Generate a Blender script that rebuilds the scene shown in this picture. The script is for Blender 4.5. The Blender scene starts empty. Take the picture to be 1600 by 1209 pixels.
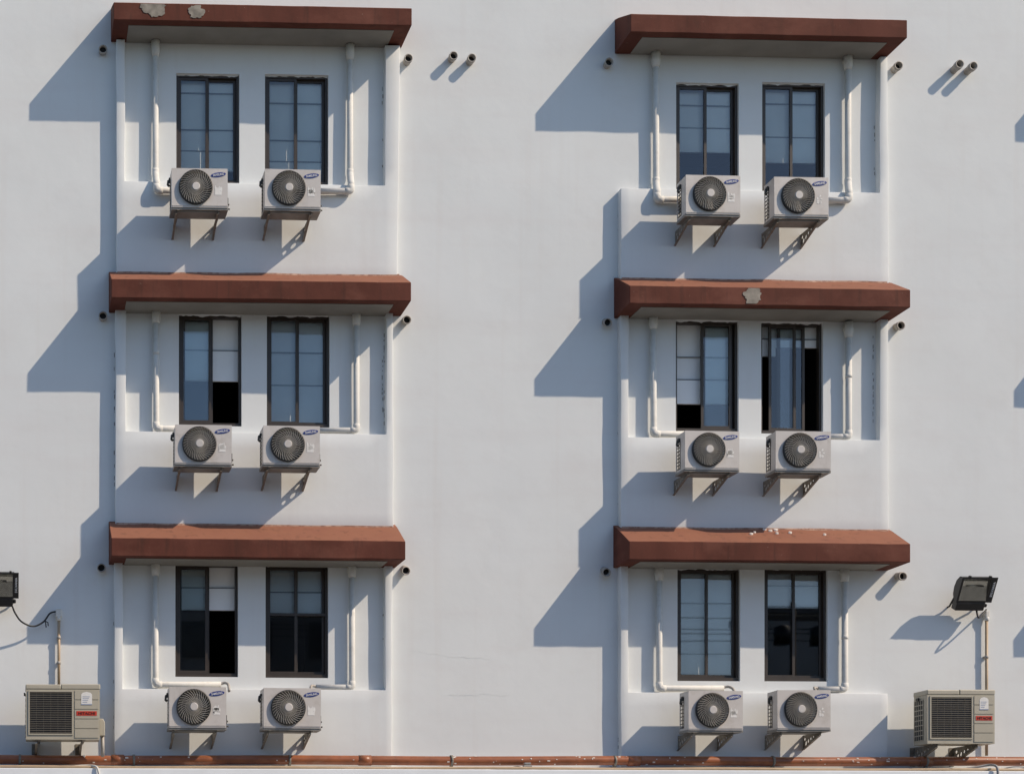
import bpy, bmesh, math, random
from mathutils import Vector, Matrix, noise

random.seed(7)
scene = bpy.context.scene
C = scene.collection
R = math.radians

# ------------------------------------------------------------------ camera
# facade plane is y = 0, outside is -y, ground z = 0, eye height 1.6 m
D, YAW, U0, V0, SC = 24.0, R(2.4), 124.0, 1400.0, 108.0
ct, st = math.cos(YAW), math.sin(YAW)
FP = SC*D
for _ in range(20):
    FP = SC*D/(ct-(800-U0)/FP*st)
cam_d = bpy.data.cameras.new('camera'); cam = bpy.data.objects.new('camera', cam_d); C.objects.link(cam)
EYE = Vector((-((800-U0)/FP*ct+st)*D/(ct-(800-U0)/FP*st), -D, 1.6))
cam.location = EYE; cam.rotation_euler = (R(90), 0, -YAW)
cam_d.sensor_width = 36; cam_d.sensor_fit = 'HORIZONTAL'; cam_d.lens = FP*36/1600
cam_d.shift_x = (800-U0)/1600; cam_d.shift_y = (V0-604.5)/1600
cam_d.clip_start = 0.5; cam_d.clip_end = 3000
scene.camera = cam

def P(u, v, d=0.0):
    """place of a point of the photograph (1600 px wide) that stands d metres out from the wall"""
    a, b = (u-U0)/FP, (V0-v)/FP
    dx, dy = st+a*ct, ct-a*st
    t = (D-d)/dy
    return Vector((EYE.x+t*dx, -d, EYE.z+t*b))

# ------------------------------------------------------------------ light
SUN = Vector((-1.176, 0.62, -1.15)).normalized()
sun_d = bpy.data.lights.new('sun', 'SUN'); sun = bpy.data.objects.new('sun', sun_d); C.objects.link(sun)
sun_d.energy = 4.4; sun_d.angle = R(0.53); sun_d.color = (1.0, 0.835, 0.65)
sun.rotation_euler = SUN.to_track_quat('-Z', 'Y').to_euler(); sun.location = (20, -20, 30)
w = bpy.data.worlds.new('World'); scene.world = w; w.use_nodes = True
nt = w.node_tree; nt.nodes.clear()
sky = nt.nodes.new('ShaderNodeTexSky'); sky.sky_type = 'NISHITA'; sky.sun_disc = False
toS = -SUN
sky.sun_elevation = math.asin(toS.z); sky.sun_rotation = math.atan2(toS.x, toS.y)
sky.air_density = 1.0; sky.dust_density = 0.7; sky.ozone_density = 3.0
bg = nt.nodes.new('ShaderNodeBackground'); bg.inputs['Strength'].default_value = 0.142
wo = nt.nodes.new('ShaderNodeOutputWorld')
nt.links.new(sky.outputs[0], bg.inputs[0]); nt.links.new(bg.outputs[0], wo.inputs[0])
scene.view_settings.view_transform = 'Standard'; scene.view_settings.look = 'None'
scene.view_settings.exposure = 0.0; scene.view_settings.gamma = 1.0
scene.view_settings.use_curve_mapping = False
scene.render.engine = 'CYCLES'

# ------------------------------------------------------------------ materials
MATS = {}
def mat(name, col, rough=0.6, var=0.08, scale=6.0, metal=0.0, bump=0.0, bscale=60.0, stretch=(1, 1, 1), col2=None, thr=None, spec=0.5):
    m = bpy.data.materials.new(name); m.use_nodes = True; MATS[name] = m
    n, l = m.node_tree.nodes, m.node_tree.links
    b = n['Principled BSDF']; b.inputs['Roughness'].default_value = rough; b.inputs['Metallic'].default_value = metal
    b.inputs['Specular IOR Level'].default_value = spec
    geo = n.new('ShaderNodeNewGeometry'); mp = n.new('ShaderNodeMapping'); mp.inputs['Scale'].default_value = stretch
    l.new(geo.outputs['Position'], mp.inputs['Vector'])
    nz = n.new('ShaderNodeTexNoise'); nz.inputs['Scale'].default_value = scale; nz.inputs['Detail'].default_value = 6
    l.new(mp.outputs[0], nz.inputs['Vector'])
    mr = n.new('ShaderNodeMapRange'); mr.inputs['From Min'].default_value = 0.25; mr.inputs['From Max'].default_value = 0.75
    mr.inputs['To Min'].default_value = 1-var; mr.inputs['To Max'].default_value = 1+var
    l.new(nz.outputs['Fac'], mr.inputs['Value'])
    mx = n.new('ShaderNodeVectorMath'); mx.operation = 'SCALE'; mx.inputs[0].default_value = col
    l.new(mr.outputs[0], mx.inputs['Scale'])
    out = mx.outputs[0]
    if col2:
        n2 = n.new('ShaderNodeTexNoise'); n2.inputs['Scale'].default_value = scale*2.3; n2.inputs['Detail'].default_value = 8
        n2.inputs['Roughness'].default_value = 0.65
        l.new(mp.outputs[0], n2.inputs['Vector'])
        r2 = n.new('ShaderNodeMapRange'); r2.inputs['From Min'].default_value = thr[0]; r2.inputs['From Max'].default_value = thr[1]
        r2.inputs['To Max'].default_value = thr[2]
        l.new(n2.outputs['Fac'], r2.inputs['Value'])
        mm = n.new('ShaderNodeMix'); mm.data_type = 'RGBA'; mm.inputs['B'].default_value = (*col2, 1)
        l.new(r2.outputs[0], mm.inputs['Factor']); l.new(out, mm.inputs['A']); out = mm.outputs['Result']
    l.new(out, b.inputs['Base Color'])
    if bump:
        nb = n.new('ShaderNodeTexNoise'); nb.inputs['Scale'].default_value = bscale; nb.inputs['Detail'].default_value = 5
        l.new(geo.outputs['Position'], nb.inputs['Vector'])
        bp = n.new('ShaderNodeBump'); bp.inputs['Strength'].default_value = bump; bp.inputs['Distance'].default_value = 0.004
        l.new(nb.outputs['Fac'], bp.inputs['Height']); l.new(bp.outputs[0], b.inputs['Normal'])
    return m

def plaster():
    m = mat('plaster', (0.705, 0.73, 0.73), 0.85, 0.03, 0.7, bump=0.8, bscale=4, col2=(0.62, 0.61, 0.60), thr=(0.5, 0.85, 0.4), spec=0.25)
    n, l = m.node_tree.nodes, m.node_tree.links
    b = n['Principled BSDF']; geo = [x for x in n if x.type == 'NEW_GEOMETRY'][0]
    src = b.inputs['Base Color'].links[0].from_socket
    # faint vertical rain streaks and faint horizontal float marks
    for sc_, colr, lo, hi, amt in (((5.0, 5.0, 0.22), (0.60, 0.56, 0.53), 0.56, 0.8, 0.22), ((0.35, 0.35, 3.2), (0.66, 0.645, 0.64), 0.5, 0.75, 0.3),
                                   ((14, 14, 14), (0.5, 0.48, 0.46), 0.7, 0.78, 0.16)):
        mp = n.new('ShaderNodeMapping'); mp.inputs['Scale'].default_value = sc_; l.new(geo.outputs['Position'], mp.inputs['Vector'])
        nz = n.new('ShaderNodeTexNoise'); nz.inputs['Scale'].default_value = 1.0; nz.inputs['Detail'].default_value = 7
        l.new(mp.outputs[0], nz.inputs['Vector'])
        r = n.new('ShaderNodeMapRange'); r.inputs['From Min'].default_value = lo; r.inputs['From Max'].default_value = hi; r.inputs['To Max'].default_value = amt
        l.new(nz.outputs['Fac'], r.inputs['Value'])
        mm = n.new('ShaderNodeMix'); mm.data_type = 'RGBA'; mm.inputs['B'].default_value = (*colr, 1)
        l.new(r.outputs[0], mm.inputs['Factor']); l.new(src, mm.inputs['A']); src = mm.outputs['Result']
    l.new(src, b.inputs['Base Color'])
plaster()
mat('rust_paint', (0.115, 0.039, 0.027), 0.8, 0.22, 2.2, bump=0.3, bscale=30, col2=(0.06, 0.028, 0.02), thr=(0.52, 0.8, 0.5), spec=0.15, stretch=(1, 1, .5))
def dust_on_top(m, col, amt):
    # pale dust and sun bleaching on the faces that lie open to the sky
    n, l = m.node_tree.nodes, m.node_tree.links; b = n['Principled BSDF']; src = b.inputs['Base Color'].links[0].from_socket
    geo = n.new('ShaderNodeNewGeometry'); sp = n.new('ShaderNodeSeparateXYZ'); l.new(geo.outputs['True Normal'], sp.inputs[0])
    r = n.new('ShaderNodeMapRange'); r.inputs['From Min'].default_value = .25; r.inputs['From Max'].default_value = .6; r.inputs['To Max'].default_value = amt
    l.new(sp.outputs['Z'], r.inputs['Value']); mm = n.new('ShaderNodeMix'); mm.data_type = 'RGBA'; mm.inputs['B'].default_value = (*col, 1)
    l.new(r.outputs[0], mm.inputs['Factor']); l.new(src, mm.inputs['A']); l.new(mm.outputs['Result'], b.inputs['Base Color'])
def layer(m, col, scale, stretch, lo, hi, amt):
    n, l = m.node_tree.nodes, m.node_tree.links; b = n['Principled BSDF']; src = b.inputs['Base Color'].links[0].from_socket
    geo = n.new('ShaderNodeNewGeometry'); mp = n.new('ShaderNodeMapping'); mp.inputs['Scale'].default_value = stretch; l.new(geo.outputs['Position'], mp.inputs['Vector'])
    nz = n.new('ShaderNodeTexNoise'); nz.inputs['Scale'].default_value = scale; nz.inputs['Detail'].default_value = 8; nz.inputs['Roughness'].default_value = .6
    l.new(mp.outputs[0], nz.inputs['Vector'])
    r = n.new('ShaderNodeMapRange'); r.inputs['From Min'].default_value = lo; r.inputs['From Max'].default_value = hi; r.inputs['To Max'].default_value = amt
    l.new(nz.outputs['Fac'], r.inputs['Value']); mm = n.new('ShaderNodeMix'); mm.data_type = 'RGBA'; mm.inputs['B'].default_value = (*col, 1)
    l.new(r.outputs[0], mm.inputs['Factor']); l.new(src, mm.inputs['A']); l.new(mm.outputs['Result'], b.inputs['Base Color'])
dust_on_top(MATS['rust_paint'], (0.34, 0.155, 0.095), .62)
layer(MATS['rust_paint'], (0.21, 0.085, 0.06), 1.0, (1.1, 1.1, 2.0), .5, .72, .6)        # faded patches
layer(MATS['rust_paint'], (0.045, 0.026, 0.02), 1.0, (9, 9, .8), .56, .78, .6)           # run-off streaks
layer(MATS['rust_paint'], (0.30, 0.22, 0.17), 1.0, (24, 24, 24), .68, .72, .55)          # chips and specks
mat('soffit_shade', (0.24, 0.23, 0.205), 0.9, 0.12, 3)  # whitish soffit made darker grey: the shade beneath is in the colour
mat('fillet', (0.38, 0.25, 0.19), 0.9, 0.3, 6, bump=.4, bscale=40, col2=(0.20, 0.09, 0.06), thr=(.45, .6, .8))
mat('bare_cement', (0.25, 0.225, 0.19), 0.9, 0.45, 9, bump=0.6, bscale=40)
mat('frame_brown', (0.040, 0.030, 0.023), 0.45, 0.15, 8, metal=0.0)
mat('blind_cloth', (0.89, 0.90, 0.89), 0.9, 0.04, 3)
mat('blind_seam', (0.22, 0.23, 0.24), 0.9, 0.05, 5)
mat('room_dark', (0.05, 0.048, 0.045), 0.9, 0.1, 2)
mat('pvc', (0.66, 0.655, 0.62), 0.75, 0.06, 5, col2=(0.46, 0.43, 0.37), thr=(0.5, 0.8, 0.5), spec=0.2)
mat('pvc_vent', (0.40, 0.37, 0.33), 0.6, 0.15, 20, col2=(0.25, 0.22, 0.19), thr=(0.5, 0.75, 0.6))
mat('black_hole', (0.012, 0.012, 0.012), 0.8, 0.1, 5)
mat('ac_white', (0.56, 0.53, 0.50), 0.5, 0.06, 3, col2=(0.36, 0.32, 0.27), thr=(0.5, 0.8, 0.5))
mat('ac_dark', (0.03, 0.028, 0.026), 0.55, 0.2, 8)
mat('ac_guard', (0.33, 0.315, 0.285), 0.4, 0.15, 8)
mat('ac_blade', (0.06, 0.058, 0.054), 0.5, 0.15, 8)
mat('coil', (0.035, 0.035, 0.034), 0.6, 0.2, 30)
mat('logo_blue', (0.015, 0.035, 0.20), 0.4, 0.05, 10)
mat('letter_white', (0.75, 0.75, 0.75), 0.5, 0.03, 10)
mat('sticker', (0.74, 0.73, 0.70), 0.7, 0.06, 30)
mat('sticker_print', (0.25, 0.30, 0.42), 0.7, 0.1, 30)
mat('tray_grey', (0.23, 0.22, 0.20), 0.6, 0.2, 10)
mat('steel_rusty', (0.20, 0.185, 0.155), 0.6, 0.3, 16, metal=0.0, col2=(0.10, 0.045, 0.025), thr=(0.5, 0.7, 0.8))
mat('beige_case', (0.42, 0.39, 0.31), 0.5, 0.05, 4, col2=(0.30, 0.26, 0.20), thr=(0.55, 0.85, 0.4))
mat('beige_dark', (0.13, 0.115, 0.09), 0.6, 0.1, 6)
mat('label_red', (0.55, 0.045, 0.02), 0.5, 0.05, 10)
mat('letter_dark', (0.05, 0.012, 0.01), 0.5, 0.03, 10)
mat('lamp_black', (0.014, 0.014, 0.015), 0.4, 0.2, 10)
mat('reflector', (0.85, 0.85, 0.82), 0.22, 0.15, 14, metal=0.9)
mat('cable_black', (0.012, 0.013, 0.016), 0.5, 0.1, 10)
mat('conduit_tan', (0.42, 0.31, 0.20), 0.5, 0.12, 8)
mat('cable_grey', (0.32, 0.32, 0.32), 0.6, 0.1, 10)
mat('pipe_rust', (0.27, 0.088, 0.034), 0.38, 0.3, 4, col2=(0.11, 0.04, 0.022), thr=(0.5, 0.75, 0.7))
mat('paint_fleck', (0.72, 0.66, 0.60), 0.8, 0.1, 20)
mat('ledge_white', (0.79, 0.83, 0.86), 0.7, 0.05, 3)
mat('dark_stain', (0.26, 0.25, 0.24), 0.9, 0.3, 30)
mat('crack_grey', (0.675, 0.69, 0.69), 0.9, 0.1, 30)
mat('ground', (0.055, 0.054, 0.052), 0.9, 0.15, 0.6, bump=0.3, bscale=20)
mat('concrete', (0.20, 0.193, 0.18), 0.9, 0.12, 0.8, bump=.2, bscale=20)
mat('far_wall', (0.20, 0.19, 0.18), 0.85, 0.1, 0.7)
mat('far_pale', (0.55, 0.54, 0.52), 0.85, 0.1, 0.7)
mat('far_glass', (0.03, 0.035, 0.04), 0.15, 0.1, 1)
mat('pole_wood', (0.12, 0.10, 0.08), 0.85, 0.2, 6)

layer(MATS['pipe_rust'], (0.36, 0.17, 0.09), 1.0, (3, 3, 9), .55, .75, .6)
layer(MATS['ac_white'], (0.30, 0.25, 0.20), 1.0, (9, 9, 1.2), .60, .82, .5)

def glass(name, ior, tint):
    m = bpy.data.materials.new(name); m.use_nodes = True; MATS[name] = m
    n, l = m.node_tree.nodes, m.node_tree.links; n.remove(n['Principled BSDF'])
    o = n['Material Output']; tr = n.new('ShaderNodeBsdfTransparent'); tr.inputs[0].default_value = (*tint, 1)
    gl = n.new('ShaderNodeBsdfGlossy'); gl.inputs['Roughness'].default_value = 0.015; gl.inputs['Color'].default_value = (0.95, 0.97, 1, 1)
    fr = n.new('ShaderNodeFresnel'); fr.inputs['IOR'].default_value = ior
    geo = n.new('ShaderNodeNewGeometry'); nz = n.new('ShaderNodeTexNoise'); nz.inputs['Scale'].default_value = 1.6
    l.new(geo.outputs['Position'], nz.inputs['Vector'])
    bp = n.new('ShaderNodeBump'); bp.inputs['Strength'].default_value = 0.035; bp.inputs['Distance'].default_value = 0.004
    l.new(nz.outputs['Fac'], bp.inputs['Height']); l.new(bp.outputs[0], gl.inputs['Normal'])
    ms = n.new('ShaderNodeMixShader'); l.new(fr.outputs[0], ms.inputs[0]); l.new(tr.outputs[0], ms.inputs[1]); l.new(gl.outputs[0], ms.inputs[2])
    l.new(ms.outputs[0], o.inputs['Surface'])
glass('tinted_glass', 1.85, (0.97, 1.0, 0.99))
glass('clear_glass', 1.5, (0.85, 0.86, 0.84))

# ------------------------------------------------------------------ mesh helpers
class MB:
    def __init__(s): s.v, s.f, s.sm = [], [], []
    def face(s, pts, smooth=False):
        i = len(s.v); s.v += [tuple(p) for p in pts]; s.f.append(tuple(range(i, i+len(pts)))); s.sm.append(smooth)
    def quadidx(s, idx, smooth=False): s.f.append(tuple(idx)); s.sm.append(smooth)
    def box(s, x0, x1, y0, y1, z0, z1):
        i = len(s.v)
        s.v += [(x0, y0, z0), (x1, y0, z0), (x1, y1, z0), (x0, y1, z0), (x0, y0, z1), (x1, y0, z1), (x1, y1, z1), (x0, y1, z1)]
        for q in ((0, 3, 2, 1), (4, 5, 6, 7), (0, 1, 5, 4), (1, 2, 6, 5), (2, 3, 7, 6), (3, 0, 4, 7)):
            s.f.append(tuple(i+k for k in q)); s.sm.append(False)
        return s
    def obox(s, c, ax, ay, az):
        """box round c with half-axis vectors"""
        i = len(s.v); c = Vector(c)
        for k in ((-1, -1, -1), (1, -1, -1), (1, 1, -1), (-1, 1, -1), (-1, -1, 1), (1, -1, 1), (1, 1, 1), (-1, 1, 1)):
            s.v.append(tuple(c+k[0]*Vector(ax)+k[1]*Vector(ay)+k[2]*Vector(az)))
        for q in ((0, 3, 2, 1), (4, 5, 6, 7), (0, 1, 5, 4), (1, 2, 6, 5), (2, 3, 7, 6), (3, 0, 4, 7)):
            s.f.append(tuple(i+k for k in q)); s.sm.append(False)
        return s
    def tube(s, path, r, n=12, caps=True):
        path = [Vector(p) for p in path]; rr = r if isinstance(r, (list, tuple)) else [r]*len(path)
        t0 = (path[1]-path[0]).normalized(); up = Vector((0, 0, 1)) if abs(t0.z) < .9 else Vector((0, 1, 0))
        a = t0.cross(up).normalized(); rings = []
        for k, p in enumerate(path):
            t = ((path[min(k+1, len(path)-1)]-p).normalized()+(p-path[max(k-1, 0)]).normalized()).normalized()
            a = (a-t*a.dot(t)).normalized(); b = t.cross(a); i = len(s.v)
            m = 1.0
            for j in range(n):
                th = 2*math.pi*j/n; s.v.append(tuple(p+(a*math.cos(th)+b*math.sin(th))*rr[k]*m))
            rings.append(i)
        for k in range(len(rings)-1):
            for j in range(n):
                s.f.append((rings[k]+j, rings[k]+(j+1) % n, rings[k+1]+(j+1) % n, rings[k+1]+j)); s.sm.append(True)
        if caps:
            s.f.append(tuple(rings[0]+j for j in reversed(range(n)))); s.sm.append(False)
            s.f.append(tuple(rings[-1]+j for j in range(n))); s.sm.append(False)
        return s
    def mesh(s, name, material, recalc=True):
        me = bpy.data.meshes.new(name); me.from_pydata(s.v, [], s.f); me.update()
        me.polygons.foreach_set('use_smooth', s.sm)
        if recalc:
            bm = bmesh.new(); bm.from_mesh(me); bmesh.ops.recalc_face_normals(bm, faces=bm.faces); bm.to_mesh(me); bm.free()
        me.materials.append(MATS[material]); return me
    def build(s, name, material, parent=None, loc=None, bevel=0):
        o = bpy.data.objects.new(name, s.mesh(name, material, 'glass' not in material)); C.objects.link(o)
        if parent: o.parent = parent
        if loc is not None: o.location = loc
        if bevel:
            b = o.modifiers.new('bevel', 'BEVEL'); b.width = bevel; b.segments = 2; b.limit_method = 'ANGLE'; b.angle_limit = R(35)
        return o
def place(me, name, parent, loc=(0, 0, 0), rot=None, scale=None):
    o = bpy.data.objects.new(name, me); C.objects.link(o); o.parent = parent; o.location = loc
    if rot: o.rotation_euler = rot
    if scale: o.scale = scale
    return o
def tag(o, label, cat, group=None):
    o['label'] = label; o['category'] = cat
    if group: o['group'] = group
    return o
def thing(name, label, cat, loc, group=None):
    o = bpy.data.objects.new(name, None); C.objects.link(o); o.location = loc; o.empty_display_size = 0.1
    return tag(o, label, cat, group)
def poly_extrude(loops, thick, name, material):
    """flat plate with holes: loops in (x, y); returns a mesh lying in x-y, thick along z"""
    cu = bpy.data.curves.new(name, 'CURVE'); cu.dimensions = '2D'; cu.fill_mode = 'BOTH'; cu.extrude = thick/2
    for lp in loops:
        sp = cu.splines.new('POLY'); sp.points.add(len(lp)-1); sp.use_cyclic_u = True
        for p, (x, y) in zip(sp.points, lp): p.co = (x, y, 0, 1)
    o = bpy.data.objects.new(name, cu); C.objects.link(o); bpy.context.view_layer.update()
    me = bpy.data.meshes.new_from_object(o.evaluated_get(bpy.context.evaluated_depsgraph_get()))
    bpy.data.objects.remove(o); me.materials.clear(); me.materials.append(MATS[material]); me.name = name
    return me
def text_mesh(txt, wdt, hgt, material, name='lettering'):
    cu = bpy.data.curves.new(name, 'FONT'); cu.body = txt; cu.size = 1; cu.extrude = 0.002; cu.offset = 0.012
    o = bpy.data.objects.new(name, cu); C.objects.link(o); bpy.context.view_layer.update()
    me = bpy.data.meshes.new_from_object(o.evaluated_get(bpy.context.evaluated_depsgraph_get()))
    bpy.data.objects.remove(o); me.materials.clear(); me.materials.append(MATS[material]); me.name = name
    xs = [v.co.x for v in me.vertices]; ys = [v.co.y for v in me.vertices]
    x0, x1, y0, y1 = min(xs), max(xs), min(ys), max(ys)
    for v in me.vertices:   # centred, standing in the x-z plane and facing -y
        x, y, z = v.co; v.co = ((x-(x0+x1)/2)*wdt/(x1-x0), -z, (y-(y0+y1)/2)*hgt/(y1-y0))
    return me
def circ(cx, cy, rx, ry, n=20, rot=0):
    return [(cx+rx*math.cos(t)*math.cos(rot)-ry*math.sin(t)*math.sin(rot), cy+rx*math.cos(t)*math.sin(rot)+ry*math.sin(t)*math.cos(rot))
            for t in (2*math.pi*k/n for k in range(n))]
def wob(x, z, seed=0.0):
    return 0.0055*noise.noise((x*.55, z*.55, seed))+0.003*noise.noise((x*1.9, z*1.9, seed+5))+0.001*noise.noise((x*6, z*6, seed+9))

# ------------------------------------------------------------------ measured layout (pixels of the 1600 px photograph)
B = 0.12            # bays stand this far out of the wall
AW = 0.62           # canopies reach this far out of the wall
WINS = {  # opening in the wall: x0, y0, x1, y1
 ('L', 0): [(275.5, 115.5, 374, 287), (414, 117, 513, 288)], ('L', 1): [(279.5, 491, 377.5, 665.5), (417, 492, 515, 667.5)], ('L', 2): [(274, 880, 372, 1057), (415, 882, 513, 1058.5)],
 ('R', 0): [(1056.5, 130, 1154.5, 299), (1191, 129.5, 1289, 300)], ('R', 1): [(1056, 500, 1154, 674), (1189.5, 503, 1286, 677.5)], ('R', 2): [(1058.5, 887.5, 1156.5, 1063.5), (1194.5, 888, 1293, 1064)]}
BAYS = {  # xl, inner left, inner right, xr at top, xr at bottom, y top, y niche, y bottom, left pier, right pier
 ('L', 0): (182, 195, 602, 625, 621, 62, 286.5, 434, 1, 1), ('L', 1): (180.5, 196.5, 604, 614.5, 614, 478, 676, 822, 1, 1), ('L', 2): (179, 192, 602, 613, 612, 874, 1076.5, 1206, 1, 1),
 ('R', 0): (970, 985, 1375, 1386.5, 1389.5, 80, 298, 444, 0, 1), ('R', 1): (970, 982, 1375, 1388, 1388, 488, 685, 832, 1, 1), ('R', 2): (970, 982, 1375, 1386.5, 1386.5, 880, 1082, 1208, 1, 0)}
AWN = {  # front face: xl, xr, top (left, right), bottom (left, right), rise of the top towards the wall (m)
 ('L', 0): (177.5, 643.5, 4.5, 13, 31, 40, .25), ('L', 1): (174, 642.5, 436.5, 440.5, 463.5, 471.5, .34), ('L', 2): (174, 633.5, 839, 846, 868.5, 873, .38),
 ('R', 0): (985.5, 1417.5, 22, 32, 49.5, 60, .25), ('R', 1): (984, 1422.5, 446, 453, 473.5, 480.5, .35), ('R', 2): (983, 1422.5, 844.5, 850, 872.5, 879, .37)}
SH = (765, 20)       # the next bay to the right, only its shadows reach into the picture
for r in range(3):
    WINS[('N', r)] = [(a+SH[0], b+SH[1], c+SH[0], d+SH[1]) for a, b, c, d in WINS[('R', r)]]
    q = BAYS[('R', r)]; BAYS[('N', r)] = tuple(v+SH[0] for v in q[:5])+tuple(v+SH[1] for v in q[5:8])+(1, 1)
    q = AWN[('R', r)]; AWN[('N', r)] = (q[0]+SH[0], q[1]+SH[0], q[2]+SH[1], q[3]+SH[1], q[4]+SH[1], q[5]+SH[1], q[6])
KEYS = [(c, r) for c in 'LRN' for r in range(3)]

# ------------------------------------------------------------------ ground
g = MB(); g.face([(-900, -900, 0), (900, -900, 0), (900, 900, 0), (-900, 900, 0)])
go = g.build('ground', 'ground'); go['kind'] = 'structure'
g = MB(); g.box(-60, 60, -11, -.02, -.05, .12); go = g.build('added_pavement', 'concrete', bevel=.02); go['kind'] = 'structure'  # unseen strip, added to give the floodlight reflector something bright to mirror

# ------------------------------------------------------------------ the building
bld = thing('building', 'white plastered building with rust red concrete canopies over its window bays', 'building', (0, 0, 0))
X0, X1, ZT = -15.0, 19.5, 17.0
opens = []
for k in KEYS:
    for (a, b, c, d) in WINS[k]:
        p, q = P(a, b), P(c, d); p2, q2 = P(a, d), P(c, b)
        opens.append((k, (p.x+p2.x)/2, (q.x+q2.x)/2, (q.z+p2.z)/2, (p.z+q2.z)/2))
def cuts(lo, hi, step, extra):
    s = set(round(lo+(hi-lo)*i/int((hi-lo)/step), 4) for i in range(int((hi-lo)/step)+1))
    ex = set(round(e, 4) for e in extra)
    return sorted(ex | {v for v in s if all(abs(v-e) > 0.04 for e in ex)})
xs = cuts(X0, X1, 0.28, [o[1] for o in opens]+[o[2] for o in opens]); zs = cuts(0, ZT, 0.28, [o[3] for o in opens]+[o[4] for o in opens])
m = MB(); idx = {}
def wv(i, j):
    if (i, j) not in idx:
        idx[(i, j)] = len(m.v); m.v.append((xs[i], wob(xs[i], zs[j]), zs[j]))
    return idx[(i, j)]
for i in range(len(xs)-1):
    for j in range(len(zs)-1):
        cx, cz = (xs[i]+xs[i+1])/2, (zs[j]+zs[j+1])/2
        if any(o[1] < cx < o[2] and o[3] < cz < o[4] for o in opens): continue
        m.quadidx((wv(i, j), wv(i+1, j), wv(i+1, j+1), wv(i, j+1)), True)
for (k, a, b, c, d) in opens:      # reveals
    ia, ib = xs.index(round(a, 4)), xs.index(round(b, 4)); jc, jd = zs.index(round(c, 4)), zs.index(round(d, 4))
    ring = [(i, jc) for i in range(ia, ib)]+[(ib, j) for j in range(jc, jd)]+[(i, jd) for i in range(ib, ia, -1)]+[(ia, j) for j in range(jd, jc, -1)]
    for n_ in range(len(ring)):
        p, q = m.v[wv(*ring[n_])], m.v[wv(*ring[(n_+1) % len(ring)])]
        m.face([p, q, (q[0], 0.2, q[2]), (p[0], 0.2, p[2])])
me = m.mesh('wall', 'plaster')
wall = bpy.data.objects.new('wall', me); C.objects.link(wall); wall.parent = bld
m = MB()           # roof and far sides so that the building is a closed body
m.box(X0, X1, 0.25, 9, ZT-0.2, ZT); m.build('roof', 'plaster', bld)
for x in (X0, X1-0.2):
    m = MB(); m.box(x, x+0.2, 0.02, 9, 0, ZT-0.2); m.build('side_wall', 'plaster', bld)

def bay_panel(key):
    xl, xli, xri, xrt, xrb, yt, yn, yb, lp, rp = BAYS[key]
    zt, zb = P(xl, yt, B).z, P(xl, yb, B).z
    zn = (P(xli, yn-1, B).z+P(xri, yn+1, B).z)/2
    ym = (yt+yb)/2
    Xl = P(xl, ym, B).x; Xli = P(xli, ym, B).x; Xri = P(xri, ym, B).x; Xt = P(xrt, ym, B).x; Xb = P(xrb, ym, B).x
    sx = [Xl+(Xli-Xl)*i/1 for i in range(1)]+[Xli+(Xri-Xli)*i/14 for i in range(15)]+[Xt]
    sz = [zb+(zn-zb)*i/6 for i in range(6)]+[zn+(zt-zn)*i/8 for i in range(9)]
    nx, nz = len(sx), len(sz); sd = hash(key[0]) % 7+key[1]*3.3
    sd = {'L': 1.0, 'R': 2.0, 'N': 3.0}[key[0]]*4+key[1]*3.3
    def keep(i, j):
        if j < 6: return True
        return (i == 0 and lp) or (i == nx-2 and rp)
    vf = {}; m = MB()
    def vert(i, j, back):
        kk = (i, j, back)
        if kk not in vf:
            z = sz[j]; x = sx[i]
            if i == nx-1: x = Xb+(Xt-Xb)*(z-zb)/(zt-zb)
            if i in (0, 1, nx-2, nx-1): x += 0.010*noise.noise((z*1.3, sd, i*3.1))+0.004*noise.noise((z*5, sd, i*2.1))
            if j == 6 and 0 < i < nx-1: z += 0.006*noise.noise((x*2, sd, 8))
            vf[kk] = len(m.v); m.v.append((x, 0.03 if back else -B+wob(x, z, sd), z))
        return vf[kk]
    cells = {(i, j) for i in range(nx-1) for j in range(nz-1) if keep(i, j)}
    for (i, j) in cells:
        m.quadidx((vert(i, j, 0), vert(i+1, j, 0), vert(i+1, j+1, 0), vert(i, j+1, 0)), True)
        for (di, dj, e) in ((-1, 0, ((i, j+1), (i, j))), (1, 0, ((i+1, j), (i+1, j+1))), (0, -1, ((i, j), (i+1, j))), (0, 1, ((i+1, j+1), (i, j+1)))):
            if (i+di, j+dj) not in cells:
                (a, b), (c, d) = e
                m.quadidx((vert(a, b, 0), vert(a, b, 1), vert(c, d, 1), vert(c, d, 0)))
    o = m.build('bay_panel', 'plaster', bld, bevel=0.006)
    # a broken line of grime where the bay meets the wall
    return (Xl, Xli, Xri, Xt, zb, zn, zt)
BAYX = {k: bay_panel(k) for k in KEYS}

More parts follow.
